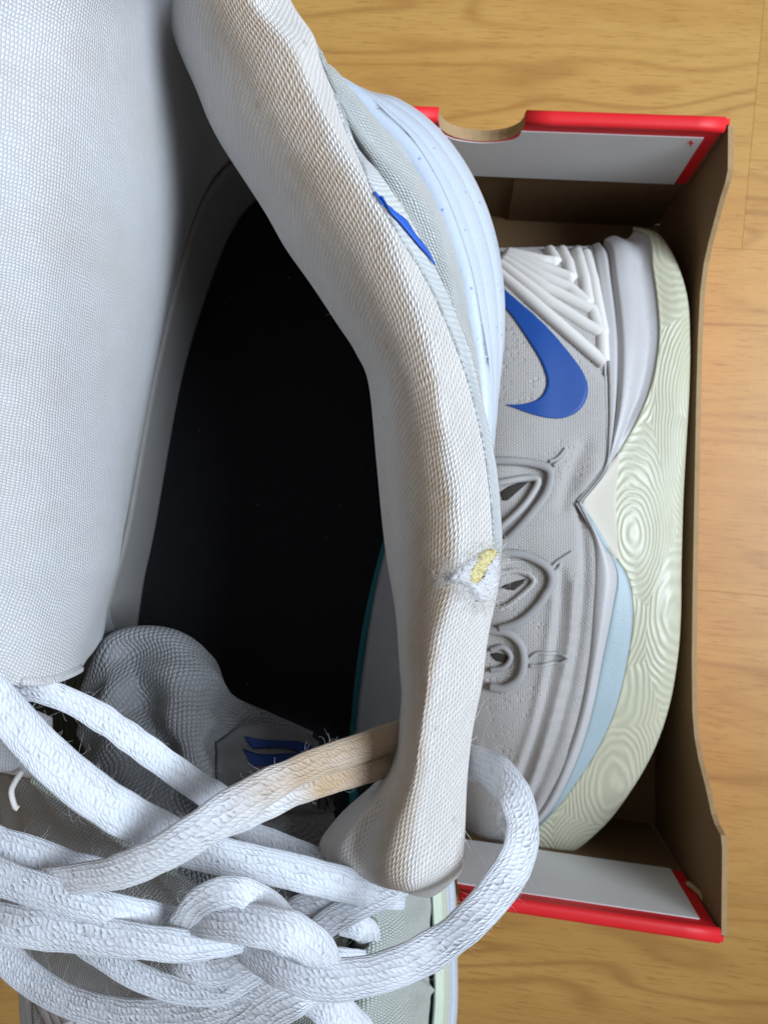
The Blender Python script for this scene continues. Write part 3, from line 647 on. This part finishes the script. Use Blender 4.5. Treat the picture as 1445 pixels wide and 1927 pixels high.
# insole
edgeL = [(470, 372), (425, 450), (372, 580), (335, 715), (308, 850), (285, 1000), (265, 1100), (250, 1185), (235, 1300), (215, 1500), (240, 1750), (300, 2000)]
edgeR = [(560, 340), (660, 420), (745, 560), (775, 720), (765, 880), (728, 1010), (703, 1105), (682, 1210), (668, 1330), (660, 1480), (690, 1750), (720, 2000)]
st = [[l + (.2155,)] + [tuple(np.array(l) * (1 - t) + np.array(r) * t) + (.217,) for t in (.08, .5, .92)] + [r + (.2155,)] for l, r in zip(edgeL, edgeR)]
ins = loft('insole', st, MAT['insole'], shoe, nu=80, nv=40, solid=0.004)
tube('insole_rim', [(r[0] + 4, r[1], .2165, 22, 0) for r in edgeR[2:]], 0, MAT['teal'], shoe, n=60, ns=8, flat=0.8)
tube('insole_rim', [(r[0] - 1, r[1], .2172, 7, 0) for r in edgeL], 0, MAT['teal'], shoe, n=60, ns=8, flat=0.8)
# heel mesh between collar and midsole
E = [((560, 60), (610, 110), (618, 138)), ((600, 120), (635, 150), (662, 176)), ((632, 205), (680, 220), (712, 234)), ((660, 272), (718, 276), (762, 283)), ((690, 346), (765, 343), (806, 352)), ((732, 412), (803, 413), (841, 432)), ((778, 506), (838, 508), (869, 522)), ((812, 586), (864, 588), (884, 602)), ((846, 674), (886, 680), (897, 692)), ((890, 770), (900, 780), (905, 792)), ((890, 900), (895, 900), (895, 905))]
st = [[a + (.178,), tuple(np.array(a) * .75 + np.array(b) * .25) + (.166,), b + (.1665,), tuple(np.array(b) * .4 + np.array(c) * .6) + (.175,), c + (.190,), (c[0] - 3, c[1] + 3, .197)] for a, b, c in E]
def rid(U, V, G): return .0009 * np.sin(V * 24 + 3 * np.sin(U * 9)) * np.sin(np.pi * np.clip(V * 1.05, 0, 1))
heel = loft('heel_mesh', st, MAT['mesh'], shoe, nu=140, nv=60, disp=rid)
def inw(o_, d, t=0.0):
    c = np.array((CX, CY)); e = c + (np.array(o_) - c) * .209 / d; return tuple(e * (1 - t) + np.array((430, 1000)) * t) + (d,)
# midsole ring
RING = [((400, -330), (400, -350)), ((480, -60), (485, -65)), ((540, 90), (545, 95)), ((598, 146), (604, 153)), ((662, 186), (685, 196)), ((712, 233), (742, 211)), ((762, 282), (800, 251)), ((806, 351), (851, 312)), ((841, 431), (891, 388)), ((869, 521), (916, 470)), ((884, 601), (927, 560)), ((897, 691), (926, 645)), ((903, 791), (916, 745)), ((893, 900), (906, 850)), ((860, 1100), (885, 1060)), ((825, 1350), (852, 1330)), ((803, 1600), (832, 1590)), ((804, 1690), (836, 1690)), ((806, 1800), (839, 1800)), ((803, 1927), (836, 1930)), ((770, 2150), (802, 2160)), ((620, 2400), (640, 2430)), ((450, 2470), (450, 2510)), ((270, 2400), (250, 2430)), ((130, 2150), (100, 2170)), ((95, 1927), (66, 1930)), ((80, 1860), (60, 1855)), ((60, 1780), (36, 1775)), ((40, 1650), (14, 1650)), ((20, 1480), (-10, 1480)), ((-60, 1200), (-90, 1200)), ((-130, 800), (-160, 800)), ((-130, 300), (-165, 300)), ((60, -60), (30, -90)), ((260, -280), (240, -320))]
st = [[m_ + (.196,), m_ + (.190,), tuple(np.array(m_) * .55 + np.array(o_) * .45) + (.193,), tuple(np.array(m_) * .12 + np.array(o_) * .88) + (.201,), o_ + (.209,), inw(o_, .221)] for m_, o_ in RING]
def band(U, V, G):
    o = np.zeros_like(V)
    for c, w, a in ((.20, .022, .0009), (.37, .028, -.0017), (.54, .028, -.0017)): o += a * np.exp(-((V - c) / w) ** 2)
    return o
loft('midsole', st, MAT['midsole'], shoe, nu=420, nv=70, closed=True, disp=band, solid=0.003)
st = [[inw(o_, .219), inw(o_, .229), inw(o_, .239, .03), inw(o_, .241, .5), (430, 1000, .241)] for m_, o_ in RING]
loft('outsole', st, MAT['outsole'], shoe, nu=200, nv=24, closed=True, solid=0.002)
st = [[(x - 26, y, .181), (x - 14, y, .181), (x - 4, y, .186), (x + 1, y, .197), (x - 2, y, .212)] for x, y in ((834, 1590), (838, 1690), (842, 1800), (839, 1930), (804, 2160))]
loft('outsole_side', st, MAT['outsole_plain'], shoe, nu=60, nv=20, disp=lambda U, V, G: .0004 * np.sin(V * 22))
# lateral forefoot panel with its eyelet
eyelet = inpoly([(648, 1752), (672, 1738), (706, 1730), (706, 1752), (690, 1783), (666, 1800), (650, 1786)])
st = [[(560, 1600, .165), (620, 1600, .158), (700, 1600, .152), (780, 1600, .162), (822, 1600, .19)], [(590, 1700, .158), (640, 1690, .152), (710, 1690, .146), (780, 1690, .158), (818, 1690, .19)], [(560, 1780, .156), (640, 1770, .15), (710, 1765, .145), (780, 1760, .158), (818, 1760, .19)], [(540, 1870, .156), (620, 1860, .149), (700, 1855, .145), (775, 1850, .158), (816, 1850, .19)], [(540, 1960, .156), (620, 1955, .149), (700, 1950, .145), (775, 1945, .158), (814, 1940, .19)], [(540, 2120, .16), (620, 2120, .15), (700, 2120, .147), (755, 2120, .158), (785, 2120, .19)]]
def latd(U, V, G): 
    return .0007 * np.sin(U * 30 + V * 14) * np.exp(-((V - .6) / .3) ** 2) + .0012 * np.exp(-((U - .52 - .25 * (V - .5)) / .018) ** 2)
lat = loft('lateral_panel', st, MAT['weave_green'], shoe, nu=140, nv=90, disp=latd, hole=eyelet)
m = M('eyelet_piping', 0.6); m.color(lin(120, 128, 116)); MAT['pipe'] = m.m
tube('eyelet_piping', [(700, 1722, .1452), (707, 1745, .1452), (700, 1770, .1455), (684, 1792, .146), (664, 1803, .147), (650, 1790, .1485), (646, 1765, .149)], .0005, MAT['pipe'], shoe, n=40, ns=8, px=False)
# medial eyestay
st = [[(-15, 1455, .168), (20, 1462, .155), (60, 1468, .146), (92, 1480, .143)], [(5, 1540, .172), (50, 1530, .155), (110, 1520, .144), (160, 1530, .142)], [(5, 1640, .178), (90, 1610, .155), (180, 1585, .145), (250, 1595, .143)], [(0, 1730, .186), (140, 1690, .156), (260, 1650, .147), (340, 1660, .145)], [(28, 1790, .188), (200, 1760, .156), (330, 1730, .149), (420, 1720, .148)], [(75, 1850, .190), (250, 1820, .156), (370, 1800, .15), (460, 1790, .15)], [(140, 1915, .191), (280, 1900, .157), (400, 1890, .152), (480, 1880, .152)], [(250, 2120, .19), (330, 2120, .16), (420, 2120, .152), (500, 2120, .152)]]
loft('eyestay', st, MAT['weave_grey'], shoe, nu=110, nv=60, disp=lambda U, V, G: .0005 * np.sin(V * 20 + U * 8))
tube('eyestay_piping', [(66, 1462, .1445, 26, 0), (110, 1492, .1425, 26, 0), (165, 1528, .141, 27, 0), (220, 1568, .1405, 28, 0), (275, 1600, .141, 26, 0), (330, 1640, .143, 24, 0)], 0, MAT['weave_green'], shoe, n=50, ns=12, flat=.8)
# flap of lining below the first lace
st = [[(-60, 1310, .122), (-10, 1315, .125), (50, 1330, .13), (100, 1350, .138)], [(-60, 1380, .124), (-10, 1380, .127), (50, 1385, .132), (100, 1400, .14)], [(-60, 1430, .128), (-10, 1440, .131), (40, 1448, .136), (90, 1462, .144)], [(-60, 1446, .134), (-10, 1452, .137), (35, 1460, .141), (80, 1470, .148)]]
flap = loft('lining_flap', st, MAT['lining'], shoe, nu=40, nv=40)
tube('loose_thread', [(42, 1452, .134), (30, 1470, .133), (22, 1490, .132), (28, 1516, .132), (35, 1522, .132)], .0005, MAT['fibre'], shoe, n=20, ns=6, px=False)
# outer medial wall (behind the lining, outside the picture)
st = [[(-60, 1320, .118), (-100, 1330, .14), (-60, 1330, .165), (-40, 1330, .191)], [(-160, 1040, .103), (-210, 1040, .125), (-170, 1040, .16), (-95, 1040, .191)], [(-170, 760, .100), (-220, 760, .122), (-190, 760, .16), (-130, 760, .191)], [(-170, 440, .098), (-220, 440, .12), (-200, 420, .16), (-130, 380, .191)], [(-170, 60, .096), (-200, 40, .12), (-120, 60, .16), (-20, 60, .191)], [(60, -300, .096), (40, -300, .12), (80, -240, .16), (130, -160, .191)], [(250, -420, .1), (250, -430, .12), (270, -380, .16), (290, -290, .191)], [(450, -400, .106), (450, -400, .13), (450, -370, .16), (450, -330, .191)]]
loft('medial_quarter', st, MAT['mesh'], shoe, nu=60, nv=20)
# tongue
st = [
 [(172, 1300, .2), (203, 1217, .2), (257, 1190, .2), (335, 1200, .2), (402, 1243, .2), (432, 1312, .2), (505, 1352, .205), (585, 1390, .21)],
 [(155, 1290, .180), (190, 1207, .178), (250, 1185, .175), (335, 1196, .174), (402, 1239, .177), (436, 1306, .182), (505, 1346, .188), (588, 1383, .193)],
 [(150, 1320, .174), (195, 1255, .169), (252, 1235, .172), (330, 1250, .167), (400, 1285, .169), (436, 1335, .178), (503, 1368, .181), (592, 1398, .187)],
 [(150, 1365, .170), (200, 1320, .165), (268, 1300, .170), (322, 1310, .163), (392, 1340, .165), (420, 1370, .176), (500, 1395, .177), (600, 1425, .184)],
 [(152, 1410, .168), (205, 1385, .163), (290, 1365, .169), (328, 1375, .162), (385, 1395, .164), (408, 1415, .175), (500, 1440, .174), (610, 1470, .182)],
 [(160, 1470, .166), (230, 1455, .163), (318, 1440, .168), (350, 1448, .163), (392, 1465, .164), (412, 1475, .172), (505, 1500, .173), (625, 1530, .18)],
 [(170, 1560, .166), (250, 1550, .163), (340, 1540, .166), (380, 1545, .163), (420, 1550, .163), (450, 1560, .168), (530, 1580, .17), (640, 1610, .175)],
 [(210, 1700, .166), (290, 1700, .162), (380, 1700, .163), (430, 1700, .162), (470, 1700, .162), (510, 1700, .164), (590, 1700, .167), (680, 1700, .17)],
 [(260, 2000, .166), (330, 2000, .162), (400, 2000, .162), (450, 2000, .161), (500, 2000, .161), (540, 2000, .162), (620, 2000, .164), (720, 2000, .168)]]
tongue = loft('tongue', st, MAT['tongue'], shoe, nu=130, nv=110, solid=0.002, disp=lambda U, V, G: .0008 * np.sin(U * 34 + V * 11) * (U > .1))
lab = strip('tongue_label', tongue, [(404, 1396), (440, 1374), (490, 1366), (545, 1376), (590, 1398), (625, 1425)], [(404, 1490), (430, 1520), (480, 1530), (530, 1530), (580, 1530), (640, 1530)], MAT['label'], shoe, nu=40, nv=24, off=0.0012, solid=0.001)
ls = lab; lab = lab.o
def z7(x, y): return (100 + x / 2.408, 1150 + y / 2.408)
strip('label_logo', ls, [z7(*t) for t in ((868, 566), (930, 580), (1000, 584), (1070, 588), (1140, 600), (1200, 640))], [z7(*t) for t in ((905, 628), (960, 626), (1010, 622), (1060, 622), (1100, 642), (1160, 690))], MAT['navy'], lab, nu=24, nv=6, off=0.0006, solid=0.0004)
strip('label_logo', ls, [z7(*t) for t in ((864, 630), (900, 645), (940, 656), (1000, 656), (1060, 652), (1110, 655))], [z7(*t) for t in ((904, 704), (940, 703), (980, 700), (1020, 697), (1060, 692), (1084, 688))], MAT['navy'], lab, nu=24, nv=6, off=0.0006, solid=0.0004)
# toe box, outside the picture
st = [[(250, 2100, .19), (330, 2090, .158), (450, 2080, .148), (600, 2090, .148), (720, 2100, .156), (785, 2120, .19)], [(270, 2240, .19), (350, 2230, .165), (450, 2220, .155), (580, 2230, .158), (680, 2240, .166), (740, 2250, .19)], [(320, 2380, .19), (380, 2370, .175), (450, 2360, .17), (540, 2370, .173), (610, 2380, .18), (650, 2390, .19)], [(400, 2450, .192), (420, 2455, .19), (450, 2460, .19), (480, 2458, .19), (520, 2450, .19), (560, 2440, .192)]]
loft('toe_box', st, MAT['weave_green'], shoe, nu=40, nv=40)
# looped cords of the medial side, low at the left
st = [[(10, 1740, .184), (50, 1745, .183), (110, 1750, .182), (180, 1760, .181)], [(36, 1790, .184), (70, 1795, .183), (120, 1810, .182), (190, 1830, .181)], [(58, 1860, .185), (90, 1866, .183), (130, 1880, .182), (200, 1900, .181)], [(60, 1910, .186), (95, 1912, .183), (140, 1920, .182), (210, 1935, .181)], [(66, 1990, .187), (100, 1990, .184), (150, 1990, .183), (215, 1990, .182)]]
loft('medial_side', st, MAT['weave_grey'], shoe, nu=30, nv=16)
for k in range(4):
    tube('medial_loop', [(68 + k * 17, 1862 + k * 6, .1835), (76 + k * 18, 1885 + k * 5, .1805), (92 + k * 18, 1915 + k * 3, .180), (104 + k * 18, 1955, .182)], .0013, MAT['loop_dark'], shoe, n=24, ns=8, px=False)

# ------------------------------------------------------------ laces
LINT = []
def lace(pts, mat='lace', n=110, flat=.17, noise=.025, lint=0, ends=None):
    q = np.array([list(p) + [0] * (5 - len(p)) for p in pts], float); q[:, 3] *= 0.92
    q[:, 4] += rng.normal(size=len(q)) * 0.12
    t = tube('lace', q.tolist(), 0, MAT[mat], shoe, n=n, ns=24, flat=flat, super_=2.7, noise=noise)
    for k in range(int(lint * 1.6)):
        i = random.randrange(3, n - 3); s = random.choice((-1, 1)); root = t.X[i] + t.B[i] * s * t.R[i] * .95
        L = random.choice((.0008, .0012, .0018, .0025)) * random.uniform(.6, 1.4)
        if random.random() < .06: L *= 3
        LINT.append((root, t.B[i] * s + t.T[i] * random.uniform(-1, 1) + t.N[i] * random.uniform(-.3, .8), L, random.uniform(.5, 2.6)))
    return t
# bottom strand, from the left edge round to the knot
lace([(-40, 1735, .150, 55), (-5, 1782, .148, 58), (50, 1836, .145, 58), (130, 1884, .141, 58), (237, 1910, .137, 62), (342, 1908, .134, 70), (447, 1876, .130, 76), (530, 1836, .127, 74), (575, 1800, .130, 60)], n=120, lint=30)
lace([(400, 1990, .131, 90), (450, 1945, .129, 92), (510, 1898, .127, 88), (560, 1872, .126, 78), (600, 1862, .128, 50)], n=70, lint=10)
lace([(560, 1862, .131, 60), (600, 1882, .1295, 74), (640, 1915, .129, 80), (680, 1960, .130, 80)], n=50, lint=6)
lace([(120, 1950, .15, 44), (160, 1930, .149, 46), (200, 1938, .148, 46), (250, 1970, .148, 46)], n=40)
# under-strand k and short knot strand
lace([(150, 1775, .137, 40), (200, 1805, .1345, 46), (263, 1839, .1325, 50), (330, 1862, .131, 52), (400, 1866, .1295, 52), (452, 1848, .128, 52), (505, 1806, .127, 50), (530, 1770, .129, 44)], n=100, lint=20)
lace([(330, 1800, .128, 44), (352, 1815, .126, 52), (400, 1830, .1245, 54), (450, 1815, .1235, 54), (490, 1788, .124, 48), (505, 1760, .126, 40)], n=60, lint=10)
# right-hand cross strands and the loop through the eyelet
lace([(525, 1728, .139, 44), (560, 1710, .1365, 48), (610, 1690, .1355, 50), (670, 1676, .136, 48), (735, 1660, .140, 44)], n=60, lint=8)
lace([(585, 1765, .134, 50), (620, 1735, .1335, 56), (670, 1706, .134, 58), (730, 1676, .138, 56), (770, 1655, .142, 50)], n=60, lint=8)
lace([(640, 1738, .142, 44), (668, 1742, .1415, 50), (690, 1752, .1425, 50), (690, 1778, .147, 50), (676, 1800, .153, 46)], n=50, lint=4)
lace([(612, 1800, .140, 40), (650, 1806, .1405, 44), (690, 1808, .144, 40)], n=30)
# strap under the tan lace, running to the right eyelet
lace([(430, 1545, .142, 40), (480, 1572, .141, 50), (540, 1598, .141, 56), (600, 1626, .143, 58), (650, 1650, .147, 50)], n=60, lint=4)
# lace a, thin upper strand
lace([(30, 1296, .121, 50), (75, 1300, .120, 50), (130, 1318, .1205, 52), (190, 1350, .122, 56), (250, 1392, .124, 58), (310, 1436, .127, 58), (370, 1478, .130, 60), (430, 1515, .134, 56), (470, 1545, .138, 50)], n=110, lint=24)
# lace b, bright broad strand
lace([(-60, 1255, .112, 76), (-15, 1305, .113, 80), (30, 1358, .1145, 84), (85, 1418, .1165, 88), (150, 1475, .1185, 90), (220, 1524, .121, 90), (290, 1562, .1235, 88), (350, 1590, .126, 84), (420, 1612, .127, 76), (490, 1626, .128, 72), (560, 1642, .129, 72), (630, 1660, .131, 70), (700, 1676, .136, 64), (760, 1684, .142, 60)], n=170, lint=60)
# shaded strand at the left, tucked under c
lace([(-60, 1570, .126, 80), (-10, 1592, .125, 80), (60, 1614, .1245, 78), (130, 1632, .125, 66), (200, 1640, .127, 50), (260, 1632, .129, 40)], n=70, lint=16)
# lace c, crossing up to the collar, tan beyond the middle
lace([(-50, 1668, .1245, 50), (20, 1668, .124, 52), (90, 1660, .121, 56), (160, 1652, .1185, 62), (230, 1638, .1165, 70), (300, 1608, .1155, 78), (370, 1566, .1155, 84), (440, 1520, .117, 82), (510, 1476, .1200, 70), (590, 1438, .125, 60), (660, 1414, .132, 58), (740, 1386, .142, 56), (800, 1365, .152, 52)], 'lace_stained', n=190, lint=45, flat=.34)
lace([(395, 1562, .1195, 50), (450, 1540, .1195, 56), (500, 1516, .1205, 58), (560, 1488, .1240, 56), (630, 1466, .1295, 54), (700, 1446, .137, 52), (770, 1425, .148, 46)], 'lace_stained_fold', n=100, lint=16, flat=.5)
# strand d and strand e
lace([(-60, 1622, .122, 66), (0, 1650, .1205, 68), (70, 1674, .119, 66), (150, 1697, .118, 64), (230, 1714, .1185, 62), (300, 1729, .1215, 60), (350, 1742, .125, 58), (400, 1756, .129, 50)], n=110, lint=40)
lace([(-60, 1728, .121, 76), (0, 1738, .119, 78), (90, 1748, .1175, 78), (180, 1760, .1165, 74), (270, 1772, .116, 66), (350, 1780, .1165, 60), (410, 1776, .1185, 54), (460, 1768, .1225, 48), (510, 1758, .128, 40)], n=120, lint=40)
# knot: arch f, strand g
lace([(330, 1765, .121, 50), (346, 1735, .118, 56), (372, 1700, .1155, 60), (415, 1680, .1145, 62), (460, 1680, .115, 60), (505, 1700, .118, 56), (535, 1728, .122, 50)], n=80, lint=24)
lace([(360, 1732, .119, 52), (400, 1735, .1155, 66), (460, 1738, .1135, 80), (520, 1748, .1125, 84), (570, 1768, .113, 82), (605, 1800, .1155, 74), (615, 1840, .121, 62)], n=100, flat=.3, lint=20)
# big loop h
lace([(455, 1775, .123, 56), (500, 1806, .119, 68), (550, 1830, .1165, 76), (620, 1844, .1155, 78), (700, 1834, .116, 78), (780, 1806, .117, 78), (848, 1764, .1185, 76), (904, 1713, .120, 73), (949, 1657, .1225, 76, .2), (975, 1609, .125, 76, .35), (982, 1558, .128, 76, .35), (968, 1500, .132, 78, .2), (930, 1454, .138, 74), (880, 1434, .146, 74), (830, 1440, .154, 70)], n=200, lint=130, flat=.2)

# ------------------------------------------------------------ torn patch and lint
zt = lambda x, y: (800 + x / 8.03, 980 + y / 8.03)
fl = [zt(*t) for t in ((500, 650), (420, 720), (330, 790), (270, 860), (330, 940), (480, 990), (600, 1030), (690, 1160), (760, 1260), (960, 1240), (1050, 1100), (1085, 900), (1100, 700), (1080, 500), (1050, 380), (860, 400), (700, 530))]
fo = [zt(*t) for t in ((870, 450), (990, 432), (1012, 500), (950, 600), (900, 660), (840, 770), (800, 870), (700, 945), (635, 930), (612, 780), (690, 630), (780, 510))]
fc = np.mean(np.array(fo), axis=0); inner = [tuple(fc + (np.array(p) - fc) * 1.0) for p in fo]
fluff = patch('torn_fluff', collar, fl, MAT['fluff'], shoe, step=2.2, h=0.0010, rough=0.00034, edge=10, hole=inpoly(inner))
patch('torn_foam', collar, [tuple(fc + (np.array(p) - fc) * 1.12) for p in fo], MAT['foam'], shoe, step=1.8, h=0.0010, rough=0.00024, edge=3)
hr = []
ring = [np.array(p) for p in fl]
for k in range(900):
    p = random.choice(fl); q = (p[0] + random.gauss(0, 9), p[1] + random.gauss(0, 9))
    if inpoly(fo)(*q) and random.random() < .85: continue
    h, n = hit(collar, q[0], q[1], 0.0006)
    if h is None: continue
    hr.append((h, n * .5 + rng.normal(size=3) * .9, random.uniform(.0008, .0028), random.uniform(1, 4)))
O_line = cr(np.array([t[2] for t in T[4:21]], float), 900); 
for q in O_line[150:]:
    x, y = q + np.array([-3 - abs(random.gauss(0, 5)), random.gauss(0, 2)])
    h, n = hit(collar, x, y, 0.0)
    if h is None: continue
    hr.append((h, AR * random.uniform(.5, 1) + AU * random.uniform(-.6, .6) + n * .4, random.uniform(.0003, .0009) * (2 if random.random() < .05 else 1), random.uniform(.2, 1.5)))
long_ = []
for (x, y, dx, dy, L) in ((938, 1045, 1, .9, .0048), (940, 1062, 1, .35, .006), (938, 1068, .9, -.5, .0035), (934, 1085, 1, .6, .003), (930, 1100, .9, -.6, .003), (936, 1075, .8, .9, .0028), (890, 1360, 1, .8, .0035), (885, 1400, .8, .9, .004), (876, 1560, .8, -.9, .004), (872, 1575, .9, -.7, .006), (866, 1600, .7, -.3, .003)):
    h, n = hit(collar, x - 4, y, 0.0)
    if h is not None: long_.append((h, AR * dx + AU * dy - AF * .3, L * 1.25, 1.6))
I_line = cr(np.array([t[0] for t in T[4:20]], float), 300)
for q in I_line[::2]:
    x, y = q + np.array([3 + abs(random.gauss(0, 3)), random.gauss(0, 2)]); h, n = hit(collar, x, y, 0.0)
    if h is not None: hr.append((h, -AR * random.uniform(.5, 1) + AU * random.uniform(-.6, .6), random.uniform(.0002, .0006) * (3 if random.random() < .06 else 1), 1.0))
hairs('loose_thread', long_, MAT['fibre'], shoe, r=0.00004, seg=9)
hairs('collar_fibre', hr, MAT['fibre'], shoe, r=0.00002)
hairs('lace_fibre', LINT, MAT['fibre'], shoe, r=0.000016)
